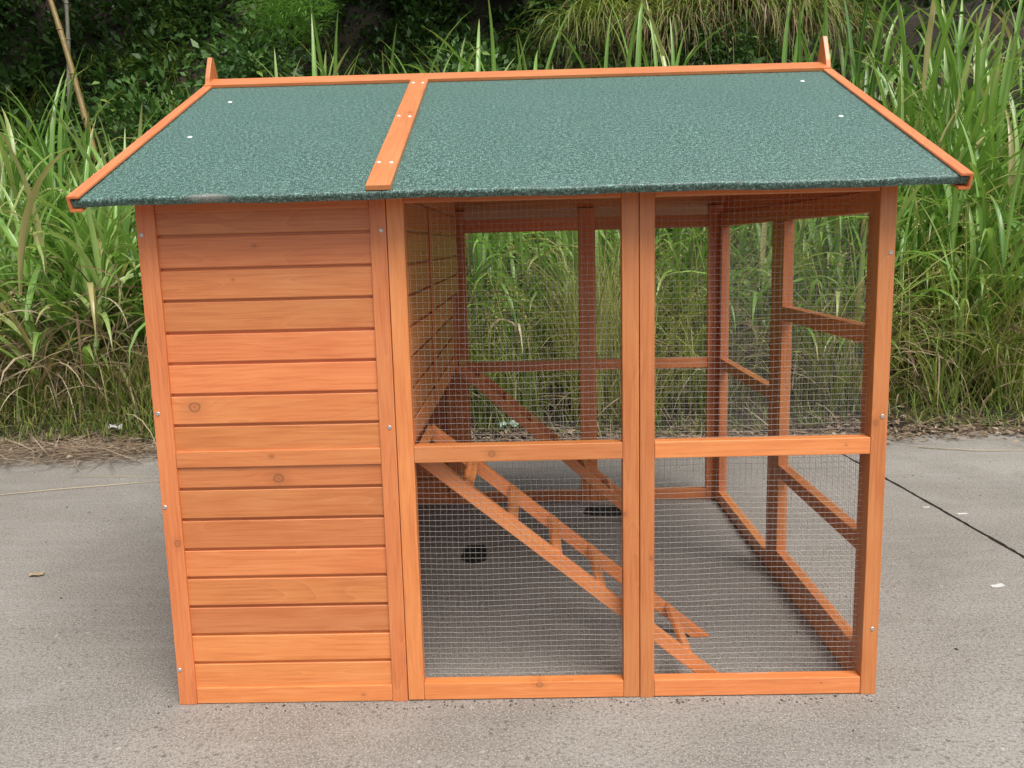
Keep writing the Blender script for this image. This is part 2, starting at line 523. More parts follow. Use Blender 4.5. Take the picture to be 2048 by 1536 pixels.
# --- clapboards: flat face, small chamfer at the foot, rebate that leaves the shadow gap
def plank(h, length, name='plank', t=.014):
    g = .0085
    poly = [(t, -h / 2), (t, h / 2 + .004), (.0105, h / 2 + .004), (.0105, h / 2 - g), (0.0012, h / 2 - g), (0, h / 2 - g - .0015), (0, -h / 2 + .003), (.0022, -h / 2)]
    return prism(name, poly, length, 0)
FZ = [.0, .14, .235, .328, .423, .515, .611, .708, .803, .907, 1.001, 1.096, 1.188, 1.283, 1.376, 1.473, 1.566]
KN = {9: (-.245, .006, .020), 7: (-.005, -.021, .0185), 13: (-.1, .01, .004), 14: (-.03, .012, .006), 15: (-.22, .03, .010)}
for i in range(len(FZ) - 1):
    h = FZ[i + 1] - FZ[i]
    o = link('plank', plank(h, .640), WOOD, coop, (.3685, .0085, (FZ[i] + FZ[i + 1]) / 2))
    if i in KN: o['knot_x'], o['knot_z'], o['knot_r'] = KN[i]
    # back wall of the nest box third
    o2 = link('plank', plank(h, .640), WOOD, coop, (.3685, D - .013, (FZ[i] + FZ[i + 1]) / 2), (0, 0, math.pi))
# --- left wall: frame and long clapboards
board('post', (0, T), (.0465, .095), (0, ZT), 'z', coop)
board('post', (0, T), (D - .095, D - .0465), (0, ZT), 'z', coop)
for z0, z1 in ((.002, .055), (.774, .824), (1.50, 1.56)):
    board('rail', (.001, T), (.0955, D - .0955), (z0, z1), 'y', coop)
for i in range(len(FZ) - 1):
    link('plank', plank(FZ[i + 1] - FZ[i], D - .17), WOOD, coop, (.013, D / 2, (FZ[i] + FZ[i + 1]) / 2), (0, 0, -math.pi / 2))
# --- back wall frames
Y0, Y1 = D - T, D
board('post', (0, .056), (Y0, Y1), (0, ZT), 'z', coop)
board('post', (.681, .7290), (Y0, Y1), (0, ZT), 'z', coop)
board('post', (.7308, .812), (Y0 + .001, Y1), (0, ZT), 'z', coop)
board('post', (1.415, 1.4612), (Y0, Y1), (0, ZT), 'z', coop)
board('post', (1.4630, 1.505), (Y0 + .001, Y1), (0, ZT), 'z', coop)
board('post', (2.105, 2.2), (Y0, Y1), (0, ZT), 'z', coop)
board('rail', (.0565, .6805), (Y0 + .001, Y1 - .001), (.774, .824), 'x', coop)
board('rail', (.0565, .6805), (Y0 + .001, Y1 - .001), (.002, .055), 'x', coop)
for a, b in ((.8125, 1.4145), (1.5055, 2.1045)):
    for z0, z1 in ((.003, .062), (.738, .792), (1.487, 1.553)):
        board('rail', (a, b), (Y0 + .002, Y1), (z0, z1), 'x', coop)
# --- right wall: door half in front, fixed half behind
XA, XB = 2.157, 2.2
board('rail', (XA, XB), (.0505, Y0 - .0005), (.001, .062), 'y', coop)
for a, b in ((.0515, .098), (.955, 1.035)):
    board('post', (XA, XB), (a, b), (.0635, 1.488), 'z', coop)
for a, b in ((1.0375, 1.118), (2.052, Y0 - .001)):
    board('post', (XA, XB), (a, b), (.0635, 1.4885), 'z', coop)
for z0, z1 in ((.0645, .124), (.442, .495), (1.095, 1.150)):
    board('rail', (XA + .001, XB), (.0985, .9545), (z0, z1), 'y', coop)
board('rail', (XA + .001, XB), (1.1185, 2.0515), (.742, .795), 'y', coop)
board('rail', (XA, XB), (.0515, Y0 - .001), (1.4895, 1.553), 'y', coop)
# --- gable boards, cut to the roof slope
def under(y): return ZE - .034 + (min(y, D - y) - OY) * SL - .012
def gable(x0, x1, zs, flip):
    for za, zb in zip(zs, zs[1:]):
        zb2 = zb - .006
        def yl(z): return max(.0465, OY + (z + .046 - ZE) / SL)
        poly = [(yl(za), za), (D - yl(za), za)]
        if zb2 < under(RY):
            poly += [(D - yl(zb2), zb2), (yl(zb2), zb2)]
        else:
            poly += [(RY, under(RY))]
        bm = bmesh.new()
        a = [bm.verts.new((y - RY, 0, z - za)) for y, z in poly]
        b = [bm.verts.new((y - RY, x1 - x0, z - za)) for y, z in poly]
        n = len(poly)
        for i in range(n): bm.faces.new((a[i], a[(i + 1) % n], b[(i + 1) % n], b[i]))
        bm.faces.new(a[::-1]); bm.faces.new(b)
        bmesh.ops.recalc_face_normals(bm, faces=bm.faces)
        link('gable_plank', bm_mesh(bm, 'gable_plank'), WOOD, coop, (x1, RY, za), (0, 0, math.pi / 2))
gz = [1.5555 + .0945 * i for i in range(7)]
gable(2.170, 2.192, gz, 0)
gable(.010, .032, [1.5675 + .0945 * i for i in range(7)], 1)
# --- nest box: side wall hung above the run, floor, pop-hole at the back
NX = .782
NZ = [.832] + FZ[9:]
for i in range(len(NZ) - 1):
    z0, z1 = NZ[i], NZ[i + 1]
    yb = 1.60 if z0 < 1.15 else 1.93
    L = yb - .047
    link('plank', plank(z1 - z0, L), WOOD, coop, (NX, .047 + L / 2, (z0 + z1) / 2), (0, 0, math.pi / 2))
for z0, z1 in ((1.5665, 1.66), (1.6605, 1.755)):
    ya = .13 + (z0 - 1.6) * 2.35
    board('plank', (NX - .014, NX - .001), (max(ya, .06), min(D - ya, 1.93)), (z0, z1 - .006), 'y', coop)
board('wall_batten', (NX + .0005, NX + .006), (.64, .69), (.84, 1.56), 'z', coop)
board('wall_batten', (NX + .0005, NX + .013), (1.556, 1.597), (.84, 1.19), 'z', coop)
board('rail', (NX - .045, NX - .016), (.05, Y0 - .002), (.795, .830), 'y', coop)
board('nest_floor', (.0465, NX - .046), (.05, Y0 - .002), (.812, .829), 'y', coop)

# --- wire mesh
def wire_mesh(origin, u, v, wu, wv, seed, pitch=.0176, r=.00042, bulge=.008):
    rg = random.Random(seed)
    o = Vector(origin); u = Vector(u); v = Vector(v); n = u.cross(v)
    verts, faces = [], []
    ph = [rg.random() * 6.28 for _ in range(8)]
    def P(a, b):
        s = math.sin(math.pi * min(max(a / wu, 0), 1)) * math.sin(math.pi * min(max(b / wv, 0), 1))
        w1 = math.sin(a * 7 + ph[0] + b * 3) + math.sin(b * 9 + ph[1] - a * 4)
        da = .0011 * math.sin(b * 14 + ph[2] + a * 5)
        db = .0016 * math.sin(a * 12 + ph[3] + b * 2.2) + .0008 * math.sin(a * 31 + ph[4] + b * 60)
        return o + u * (a + da) + v * (b + db) + n * (w1 * bulge * .5 * s)
    def wire(along_u, c):
        ln = wu if along_u else wv
        k = max(4, int(ln / .07))
        base = len(verts)
        du, dv = (v, n) if along_u else (u, n)
        off = n * (r * .9 if along_u else -r * .9)
        for i in range(k + 1):
            t = ln * i / k
            p = P(t, c) if along_u else P(c, t)
            p = p + off
            for q in ((r, 0), (0, r), (-r, 0), (0, -r)):
                verts.append(p + du * q[0] + dv * q[1])
        for i in range(k):
            for j in range(4):
                faces.append((base + i * 4 + j, base + i * 4 + (j + 1) % 4, base + i * 4 + 4 + (j + 1) % 4, base + i * 4 + 4 + j))
    a = pitch * rg.uniform(.2, .9)
    while a < wu: wire(False, a); a += pitch
    b = pitch * rg.uniform(.2, .9)
    while b < wv: wire(True, b); b += pitch
    me = bpy.data.meshes.new('wire_mesh')
    me.from_pydata([tuple(x) for x in verts], [], faces)
    return link('wire_mesh', me, WIRE, coop)
s = 0
for a, b in ((.776, 1.416), (1.502, 2.157)):
    for z0, z1 in ((.05, .780), (.822, 1.552)):
        s += 1
        wire_mesh((a, .0385, z0), (1, 0, 0), (0, 0, 1), b - a, z1 - z0, s)
for a, b in ((.808, 1.419), (1.501, 2.109)):
    for z0, z1 in ((.058, .742), (.788, 1.491)):
        s += 1
        wire_mesh((a, D - .030, z0), (1, 0, 0), (0, 0, 1), b - a, z1 - z0, s)
for (a, b), zz in (((.094, .959), ((.120, .446), (.491, 1.099), (1.146, 1.4935))), ((1.114, 2.056), ((.058, .746), (.791, 1.4935)))):
    for z0, z1 in zz:
        s += 1
        wire_mesh((2.186, a, z0), (0, 1, 0), (0, 0, 1), b - a, z1 - z0, s)

# --- roof
ANG = math.atan(SL)
SLEN = math.hypot(RY - OY, ZR - ZE)
def roof_matrix(back):
    """local x along the ridge, local y up the slope, local z off the roof; origin on the eave line"""
    if not back:
        m = Matrix.Translation((0, OY, ZE)) @ Matrix.Rotation(ANG, 4, 'X')
    else:
        m = Matrix.Translation((W, D - OY, ZE)) @ Matrix.Rotation(math.pi, 4, 'Z') @ Matrix.Rotation(ANG, 4, 'X')
    return m
def place(o, m):
    o.parent = coop
    o.matrix_local = m
    return o
XL, XR = -.1234, 2.3412
def felt_panel(x0, x1, m):
    th = .027
    prof = [(SLEN + .002, 0), (SLEN + .002 + th * SL, -th)]
    prof = [(SLEN + .001, 0), (SLEN + .001, -th), (.004, -th), (-.004, -th * .95), (-.008, -th * .55), (-.0095, -th * .22), (-.006, -th * .06), (-.001, 0)]
    bm = bmesh.new()
    N = max(8, int((x1 - x0) / .02))
    rows = []
    for i in range(N + 1):
        x = x0 + (x1 - x0) * i / N
        wv = .0016 * math.sin(x * 9.) + .0010 * math.sin(x * 23. + 1)
        rows.append([bm.verts.new((x - x0, y + (wv if y < .1 else 0), z + (wv * .6 if y < .1 else 0))) for y, z in prof])
    n = len(prof)
    for a, b in zip(rows, rows[1:]):
        for j in range(n): bm.faces.new((a[j], a[(j + 1) % n], b[(j + 1) % n], b[j]))
    bm.faces.new(rows[0][::-1]); bm.faces.new(rows[-1])
    bmesh.ops.recalc_face_normals(bm, faces=bm.faces)
    o = link('roof_felt', bm_mesh(bm, 'roof_felt', False), FELT)
    for p in o.data.polygons: p.use_smooth = abs(p.normal.x) < .5
    o.data.set_sharp_from_angle(angle=R(50))
    return place(o, m @ Matrix.Translation((x0, 0, 0)))
def slope_board(name, x0, x1, y0, y1, z0, z1, m, along, knot=None, bevel=.002):
    dx, dy, dz = x1 - x0, y1 - y0, z1 - z0
    c = Matrix.Translation(((x0 + x1) / 2, (y0 + y1) / 2, (z0 + z1) / 2))
    if along == 'x':
        me = prism(name, [(b, -a) for a, b in rect(dy / 2, dz / 2)] if False else rect(dz / 2, dy / 2), dx, bevel)
        rot = Matrix.Rotation(math.pi / 2, 4, 'X') @ Matrix.Identity(4)
        # local y -> off the roof, local z -> down the slope
    else:
        me = prism(name, rect(dz / 2, dx / 2), dy, bevel)
        rot = Matrix.Rotation(math.pi / 2, 4, 'Z') @ Matrix.Rotation(math.pi / 2, 4, 'X')
    o = link(name, me, WOOD)
    if knot: o['knot_x'], o['knot_z'], o['knot_r'] = knot
    return place(o, m @ c @ rot)
CPROF = [(0, .009), (.036, .009), (.036, .0015), (.0085, .0015), (.0085, -.0295), (.034, -.0295), (.034, -.037), (0, -.037)]
def barge(m, left):
    """C-shaped edging that clips over the roof edge; profile in (x,z), run up the slope"""
    bm = bmesh.new()
    s0, s1 = -.016, SLEN - .004
    a, b = [], []
    for x, z in CPROF:
        xx = x if left else -x
        a.append(bm.verts.new((s0, -xx, z))); b.append(bm.verts.new((s1, -xx, z)))
    n = len(CPROF)
    for i in range(n): bm.faces.new((a[i], a[(i + 1) % n], b[(i + 1) % n], b[i]))
    bm.faces.new(a[::-1]); bm.faces.new(b)
    bmesh.ops.recalc_face_normals(bm, faces=bm.faces)
    bmesh.ops.bevel(bm, geom=list(bm.edges), offset=.0016, segments=2, affect='EDGES', clamp_overlap=True)
    o = link('barge_trim', bm_mesh(bm, 'barge_trim'), WOOD)
    return place(o, m @ Matrix.Translation((XL if left else XR, 0, 0)) @ Matrix.Rotation(math.pi / 2, 4, 'Z'))
for back in (0, 1):
    m = roof_matrix(back)
    a, b, c = (XL + .0095, .7415, XR - .0095)
    if back: a, b, c = W - c, W - .7415, W - a
    mb = m
    if back:
        XLs, XRs = XL, XR
        XL, XR = W - XR, W - XL
    f1 = felt_panel(a, b - .0012, mb)
    f2 = felt_panel(b + .0012, c, mb)
    slope_board('roof_board', a + .03, b - .003, .030, SLEN - .012, -.036, -.0275, mb, 'x', bevel=.001)
    slope_board('roof_board', b + .003, c - .03, .030, SLEN - .012, -.036, -.0275, mb, 'x', bevel=.001)
    barge(mb, True); barge(mb, False)
    bx = .733 if not back else W - .733
    rb = slope_board('roof_batten', bx - .0345, bx + .0345, -.006, SLEN - .098, .0006, .0165, mb, 'y', knot=(.12, .013, .009))
    slope_board('ridge_cap', XL + .004, bx + .012, SLEN - .096, SLEN + .002, .0008, .0145, mb, 'x')
    slope_board('ridge_cap', bx + .0125, XR - .004, SLEN - .096, SLEN + .002, .0008, .0145, mb, 'x')
    if not back:
        nrm = Vector((0, -math.sin(ANG), math.cos(ANG)))
        for x, y in ((.711, .045), (.748, .04), (.713, .50), (.751, .49), (.715, .93), (.752, .925)):
            z = ZE + (y - OY) * SL
            p = Vector((x, y, z)) + nrm * .0164
            screw(p.x, p.y, p.z, rb, 'r', .0062, CAPW, 'screw', ANG)
        for x, y, f in ((.046, .789, f1), (.037, .381, f1), (2.184, .858, f2), (2.177, .416, f2)):
            p = Vector((x, y, ZE + (y - OY) * SL)) + nrm * .0002
            screw(p.x, p.y, p.z, f, 'r', .0085, CAPW, 'nail_cap', ANG)
    if back: XL, XR = XLs, XRs
# finials: tapered spikes let into the ridge ends
for x, fh in ((XL - .002, .084), (XR - .016, .098)):
    poly = [(-.066, -.042), (.066, -.042), (.056, .000), (.011, fh), (-.011, fh), (-.056, .000)]
    me = prism('finial', poly, .018, .002)
    link('finial', me, WOOD, coop, (x + .010, RY, ZR + .012))

# ------------------------------------------------------------------ ladders
def ladder(x0, z0, x1, ya, yb, n_r, first, step, label, rail_h=.044, rail_t=.025):
    """x0,z0: top of the rails; foot cut level on the ground at x1"""
    root = empty('ladder', (x1, (ya + yb) / 2, 0))
    tag(root, label, 'ladder', 'slatted hen ladders')
    ang = math.atan2(z0, x1 - x0)
    L = math.hypot(z0, x1 - x0)
    d = Vector((x1 - x0, 0, -z0)).normalized()
    nup = Vector((z0, 0, x1 - x0)).normalized()
    def mk(name, poly, y0, y1, bevel=.0018):
        """poly in (s along ladder from top, h off the ladder), extruded across y"""
        bm = bmesh.new()
        a, b = [], []
        ss = sum(p[0] for p in poly) / len(poly); hh = sum(p[1] for p in poly) / len(poly)
        long_s = (max(p[0] for p in poly) - min(p[0] for p in poly)) > (y1 - y0)
        yc = (y0 + y1) / 2
        C = Vector((x0, yc, z0)) + d * ss + nup * hh
        if long_s:
            ex, ey, ez = d, Vector((0, 1, 0)), nup
            for s_, h_ in poly:
                a.append(bm.verts.new((s_ - ss, y0 - yc, h_ - hh))); b.append(bm.verts.new((s_ - ss, y1 - yc, h_ - hh)))
        else:
            ex, ey, ez = Vector((0, 1, 0)), -d, nup
            for s_, h_ in poly:
                a.append(bm.verts.new((y0 - yc, -(s_ - ss), h_ - hh))); b.append(bm.verts.new((y1 - yc, -(s_ - ss), h_ - hh)))
        n = len(poly)
        for i in range(n): bm.faces.new((a[i], a[(i + 1) % n], b[(i + 1) % n], b[i]))
        bm.faces.new(a[::-1]); bm.faces.new(b)
        bmesh.ops.recalc_face_normals(bm, faces=bm.faces)
        bmesh.ops.bevel(bm, geom=list(bm.edges), offset=bevel, segments=2, affect='EDGES', clamp_overlap=True)
        o = link(name, bm_mesh(bm, name), WOOD, root)
        mw = Matrix((ex, ey, ez)).transposed().to_4x4(); mw.translation = C - root.location
        o.matrix_local = mw
        return o
    ft = rail_h / math.tan(ang)
    for y in (ya, yb):
        mk('side_rail', [(-.01, 0), (L - .003 - ft, 0), (L - .003, rail_h), (-.01 + rail_h * .45, rail_h)] if False else
           [(0, 0), (L - .002, 0), (L - .002 + 0, .004), (L - .002 - .0, .004), (L - .002 - 0, .0045)][:0] or
           [(0, -rail_h), (L - rail_h / math.tan(ang) - .002, -rail_h), (L - .002, 0), (0, 0)], y - rail_t / 2, y + rail_t / 2)
    for i in range(n_r):
        sc = first + i * step
        mk('rung', [(sc - .019, -.013), (sc + .019, -.013), (sc + .019, .004), (sc - .019, .004)], ya - .002, yb + .002, .0025)
    # hook board at the top
    mk('hook_board', [(-.012, -.040), (.018, -.040), (.018, -.005), (-.012, -.005)], ya + rail_t / 2 + .001, yb - rail_t / 2 - .001)
    return root
ladder(.795, .805, 1.772, .078, .428, 6, .185, .178, 'near slatted timber ladder leaning to the coop wall behind front mesh')
ladder(.800, .842, 1.735, 1.735, 1.985, 7, .13, .176, 'far slatted timber ladder under the pop hole by the back mesh')

# ------------------------------------------------------------------ marks and litter on the concrete
def flat_patch(name, cx, cy, rx, ry, label, seed, cat):  # thin black rounded patch, just proud of the slab
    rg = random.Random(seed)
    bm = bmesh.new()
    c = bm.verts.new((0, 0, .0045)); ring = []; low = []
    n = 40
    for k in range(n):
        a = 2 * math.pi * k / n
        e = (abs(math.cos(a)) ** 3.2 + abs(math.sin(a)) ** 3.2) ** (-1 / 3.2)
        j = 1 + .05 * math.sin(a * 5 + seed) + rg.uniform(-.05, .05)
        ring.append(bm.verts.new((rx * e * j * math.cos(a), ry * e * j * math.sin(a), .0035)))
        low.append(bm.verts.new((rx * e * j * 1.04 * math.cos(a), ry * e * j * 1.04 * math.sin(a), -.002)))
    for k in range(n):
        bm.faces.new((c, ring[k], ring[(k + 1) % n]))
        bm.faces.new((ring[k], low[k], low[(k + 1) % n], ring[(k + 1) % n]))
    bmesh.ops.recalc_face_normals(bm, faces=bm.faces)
    o = link(name, bm_mesh(bm, name), BLACK, None, (cx, cy, 0))
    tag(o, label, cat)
flat_patch('black_patch', .867, 1.324, .058, .115, 'small black patch on the concrete left of the near ladder', 3, 'patch')
flat_patch('black_patch', 1.56, 1.945, .14, .085, 'black patch on the concrete under the far ladder foot', 9, 'patch')

# ------------------------------------------------------------------ blade generator
def ribbons(base, az, el, length, width, droop, K=7, fold=.25, power=1.6, curl=None, twist=None, rnd=None, three=True, floor=True, taper=2.2):
    n = len(az)
    if curl is None: curl = rng.normal(0, .25, n)
    if twist is None: twist = rng.normal(0, .35, n)
    if rnd is None: rnd = rng.random(n)
    P = np.array(base, float).copy()
    m = 3 if three else 2
    V = np.zeros((n, K + 1, m, 3)); TT = np.zeros((n, K + 1, m)); RN = np.repeat(rnd, (K + 1) * m); MD = np.zeros((n, K + 1, m))
    for k in range(K + 1):
        t = k / K
        e = el - droop * t ** power
        a = az + curl * t
        dirv = np.stack([np.cos(e) * np.cos(a), np.cos(e) * np.sin(a), np.sin(e)], 1)
        if k:
            P = P + prevd * (length / K)[:, None]
        prevd = dirv
        side = np.stack([-np.sin(a), np.cos(a), np.zeros(n)], 1)
        nrm = np.cross(dirv, side)
        tw = twist * t
        s2 = side * np.cos(tw)[:, None] + nrm * np.sin(tw)[:, None]
        n2 = np.cross(dirv, s2)
        wd = width * min(1., .45 + 2.2 * t) * (1 - t ** taper) ** .9 * .5 + .0006
        if three:
            V[:, k, 0] = P - s2 * wd[:, None]
            V[:, k, 1] = P - n2 * (wd * fold * 2)[:, None]
            V[:, k, 2] = P + s2 * wd[:, None]
            MD[:, k, 1] = 1
        else:
            V[:, k, 0] = P - s2 * wd[:, None]; V[:, k, 1] = P + s2 * wd[:, None]
        TT[:, k] = t
    if floor:
        g = terrain(V[..., 0], V[..., 1]) + .015
        g = np.maximum(g, .004)
        V[..., 2] = np.maximum(V[..., 2], g + rng.random(n)[:, None, None] * .03)
    idx = np.arange(n * (K + 1) * m).reshape(n, K + 1, m)
    q = []
    for j in range(m - 1):
        q.append(np.stack([idx[:, :-1, j], idx[:, :-1, j + 1], idx[:, 1:, j + 1], idx[:, 1:, j]], -1).reshape(-1, 4))
    return V.reshape(-1, 3), np.concatenate(q), {'rnd': RN, 'tt': TT.ravel(), 'mid': MD.ravel()}
class Acc:
    def __init__(self): self.V = []; self.F = []; self.A = []; self.n = 0
    def add(self, r):
        V, F, A = r
        self.V.append(V); self.F.append(F + self.n); self.A.append(A); self.n += len(V)
    def mesh(self, name):
        return np_mesh(name, np.concatenate(self.V), np.concatenate(self.F), {k: np.concatenate([a[k] for a in self.A]) for k in self.A[0]})

def cane(acc_leaf, acc_dry, acc_stem, bx, by, h, nl=9, lean=None, lw=.058, rshift=0., dryness=.5, spread=1., leafl=1.):
    """one cane of tall grass: stem, arching leaves up its length, dead leaves hanging at its foot"""
    bz = float(terrain(bx, by))
    a0 = rng.uniform(0, 6.283) if lean is None else lean
    tilt = rng.uniform(.02, .20)
    sx, sy = math.cos(a0) * tilt, math.sin(a0) * tilt
    K = nl
    ts = np.sort(rng.uniform(.18, 1.0, K)); ts[-1] = 1.0; ts[-2] = .97
    base = np.stack([bx + sx * h * ts ** 1.4, by + sy * h * ts ** 1.4, bz + h * ts * .78], 1)
    az = rng.uniform(0, 6.283, K)
    el = np.radians(rng.uniform(38, 78, K)); el[-1] = np.radians(rng.uniform(76, 89)); el[-2] = np.radians(rng.uniform(66, 84))
    ln = rng.uniform(.75, 1.45, K) * leafl * (.75 + .25 * h / 2.2)
    dr = np.radians(rng.uniform(60, 165, K)) * spread; dr[-1] *= .4; dr[-2] *= .7
    wd = rng.uniform(.7, 1.15, K) * lw
    rn = np.clip(rng.normal(.48 + rshift, .18) + rng.normal(0, .12, K) + (rng.random(K) < .05) * .5, 0, 1)
    acc_leaf.add(ribbons(base, az, el, ln, wd, dr, K=9, rnd=rn, power=rng.uniform(1.3, 2.2)))
    if acc_stem is not None:
        one = np.ones(1)
        acc_stem.add(ribbons(np.array([[bx, by, bz]]), one * a0, one * (math.pi / 2 - tilt * .5), one * h * .82, one * .016, one * tilt * .9, K=5, fold=.5, curl=one * 0, twist=one * 1.5, rnd=one * float(rng.random()), floor=False))
    m = rng.poisson(5 * dryness)
    if m and acc_dry is not None:
        t2 = rng.uniform(.05, .55, m)
        b2 = np.stack([bx + sx * h * t2, by + sy * h * t2, bz + h * t2 * .8], 1)
        acc_dry.add(ribbons(b2, rng.uniform(0, 6.283, m), np.radians(rng.uniform(10, 70, m)), rng.uniform(.45, 1.05, m), rng.uniform(.014, .036, m), np.radians(rng.uniform(90, 190, m)), K=7, fold=.35, twist=rng.normal(0, 1.2, m)))

# ------------------------------------------------------------------ leaf clouds
def leaves(C, out, size, rnd, up=.5):
    """folded rhombic leaves at points C pointing roughly along out"""
    n = len(C)
    d = out + rng.normal(0, .6, (n, 3)); d /= np.linalg.norm(d, axis=1)[:, None] + 1e-9
    u = rng.normal(0, .55, (n, 3)) + np.array([0, -.25, 1.]) * up * 2
    s = np.cross(d, u); s /= np.linalg.norm(s, axis=1)[:, None] + 1e-9
    nn = np.cross(s, d)
    L = size[:, None]
    V = np.stack([C, C + d * L * .45 - s * L * .24 + nn * L * .06, C + d * L - nn * L * .12, C + d * L * .45 + s * L * .24 + nn * L * .06], 1)
    i = np.arange(n * 4).reshape(n, 4)
    F = np.concatenate([i[:, [0, 1, 2]], i[:, [0, 2, 3]]])
    F = i[:, [0, 3, 2, 1]]
    T = np.tile(np.array([0, .5, 1, .5]), n)
    return V.reshape(-1, 3), F, {'rnd': np.repeat(rnd, 4), 'tt': T, 'mid': np.zeros(n * 4)}
def cloud(c, r, n_spray, per, size, rs=.2, shell=.55):
    """sprays of leaves through an ellipsoid, denser to the outside"""
    p = rng.normal(0, 1, (n_spray, 3)); p /= np.linalg.norm(p, axis=1)[:, None]
    rad = rng.random(n_spray) ** shell
    lump = 1 + .25 * np.sin(p[:, 0] * 5 + c[0] * 3) * np.cos(p[:, 2] * 6 + c[1])
    P = np.array(c) + p * (rad * lump)[:, None] * np.array(r)
    sr = np.clip(rng.normal(.5, rs, n_spray), 0, 1)
    O = np.repeat(p, per, 0)
    C = np.repeat(P, per, 0) + rng.normal(0, size * .9, (n_spray * per, 3))
    return leaves(C, O, rng.uniform(.6, 1.25, n_spray * per) * size, np.clip(np.repeat(sr, per) + rng.normal(0, .08, n_spray * per), 0, 1))

# ------------------------------------------------------------------ the grass belt behind the yard
leafA, dryA, stemA = Acc(), Acc(), Acc()
n_cane = 0
for i in range(760):
    x = rng.uniform(-6.5, 8.2); y = 4.55 + 4.2 * rng.random() ** 1.25
    if x > 5.2 + (y - 4) * .5 + 1.2 or x < -3.2 - (y - 4) * .55 - 1.0: continue
    # the belt in the middle is thinner and mixed with fine grass
    mid = 1.2 < x < 4.4 and y < 6.3
    if mid and rng.random() < .45: continue
    hl = 1.55 + .55 * min(1, (y - 4.5) / 1.6)
    hl *= rng.uniform(.72, 1.08) * (.66 if x < -.3 else (.80 if 3.4 < x < 5.2 else .92))
    if mid: hl *= .85
    cane(leafA, dryA, stemA, x, y, hl, nl=int(rng.integers(6, 10)), rshift=(.02 if x < 2 else -.04), dryness=.7 if x < .5 else .5)
    n_cane += 1
tag(link('tall_grass', leafA.mesh('tall_grass'), CANE), 'dense arching green cane grass behind the yard', 'grass', kind='stuff')
tag(link('grass_stems', stemA.mesh('grass_stems'), CULM), 'upright stems of the cane grass', 'grass', kind='stuff')
tag(link('dead_leaves', dryA.mesh('dead_leaves'), DRY), 'dead straw coloured leaves hanging in the cane grass', 'grass', kind='stuff')

# fine wild grass, yellowish, strongest behind the mesh and to the right
fineA = Acc()
def tuft(acc, x, y, n, l0, l1, w0, w1, sp=.12, el0=62, el1=88, d0=20, d1=95, K=7, rshift=0):
    bx = x + rng.normal(0, sp, n); by = y + rng.normal(0, sp, n)
    b = np.stack([bx, by, terrain(bx, by)], 1)
    acc.add(ribbons(b, rng.uniform(0, 6.283, n), np.radians(rng.uniform(el0, el1, n)), rng.uniform(l0, l1, n), rng.uniform(w0, w1, n), np.radians(rng.uniform(d0, d1, n)), K=K, three=False,
                    rnd=np.clip(rng.normal(.45 + rshift, .22, n), 0, 1)))
for i in range(85):
    cx_ = rng.uniform(.2, 6.6); cy_ = 4.1 + 1.3 * rng.random() ** 1.2
    big = rng.uniform(.75, 1.2); rs_ = rng.normal(0, .16)
    for j in range(int(rng.integers(1, 5))):
        tuft(fineA, cx_ + rng.normal(0, .14), cy_ + rng.normal(0, .12), 20, .6 * big, 1.55 * big, .005, .014, .07, 48, 88, 25, 120, rshift=rs_)
# low broad-leaved canes standing among the fine grass
lowA, lowD = Acc(), Acc()
for i in range(75):
    cane(lowA, lowD, None, rng.uniform(.3, 6.4), rng.uniform(4.35, 5.3), rng.uniform(.7, 1.5), nl=6, lw=.045, rshift=-.02, dryness=.9)
tag(link('low_cane_grass', lowA.mesh('low_cane_grass'), CANE), 'low broad leaved grass mixed into the fine grass', 'grass', kind='stuff')
tag(link('low_dead_leaves', lowD.mesh('low_dead_leaves'), DRY), 'dead leaves drooping among the fine grass', 'grass', kind='stuff')
for i in range(90):
    x = rng.uniform(-4.5, .4); y = 4.2 + 1.2 * rng.random()
    tuft(fineA, x, y, 20, .45, .95, .005, .011)
# fallen sheaf of pale stems seen through the left mesh
for i in range(14):
    tuft(fineA, 1.75 + rng.normal(0, .12), 4.15 + rng.normal(0, .1), 26, 1.0, 1.6, .004, .008, .05, 74, 90, 10, 60, rshift=.28)
tag(link('fine_grass', fineA.mesh('fine_grass'), FINE), 'fine yellow green wild grass behind the coop', 'grass', kind='stuff')
# seed heads: thin stalks with spikelets, and a few beige plumes
sh = Acc(); shl = Acc()
for i in range(150):
    x = rng.uniform(.4, 6.3) if i < 115 else rng.uniform(-4, .2); y = rng.uniform(4.05, 4.9)
    one = np.ones(1); L = rng.uniform(1.0, 1.75); a_ = rng.uniform(0, 6.283); e_ = np.radians(rng.uniform(62, 86)); d_ = np.radians(rng.uniform(30, 85))
    r_ = ribbons(np.array([[x, y, float(terrain(x, y))]]), one * a_, one * e_, one * L, one * .005, one * d_, K=14, three=False, curl=one * .1, twist=one * .5, rnd=one * .85, taper=9)
    sh.add(r_)
    c_ = r_[0].reshape(15, 2, 3).mean(1)[9:]
    m_ = 26
    t_ = rng.uniform(0, len(c_) - 1.01, m_); k_ = t_.astype(int); f_ = (t_ - k_)[:, None]
    P_ = c_[k_] * (1 - f_) + c_[k_ + 1] * f_ + rng.normal(0, .022, (m_, 3))
    shl.add(leaves(P_, rng.normal(0, 1, (m_, 3)) - np.array([0, 0, .6]), rng.uniform(.012, .026, m_), np.clip(rng.normal(.85, .1, m_), 0, 1)))
SHM = sh.mesh('seed_stalks')
SHL = shl.mesh('seed_heads')
tag(link('seed_stalks', SHM, FINE), 'thin stalks carrying the grass seed heads', 'grass', kind='stuff')
tag(link('seed_heads', SHL, FINE), 'loose pale seed heads of the fine grass', 'grass', kind='stuff')
pl = Acc()
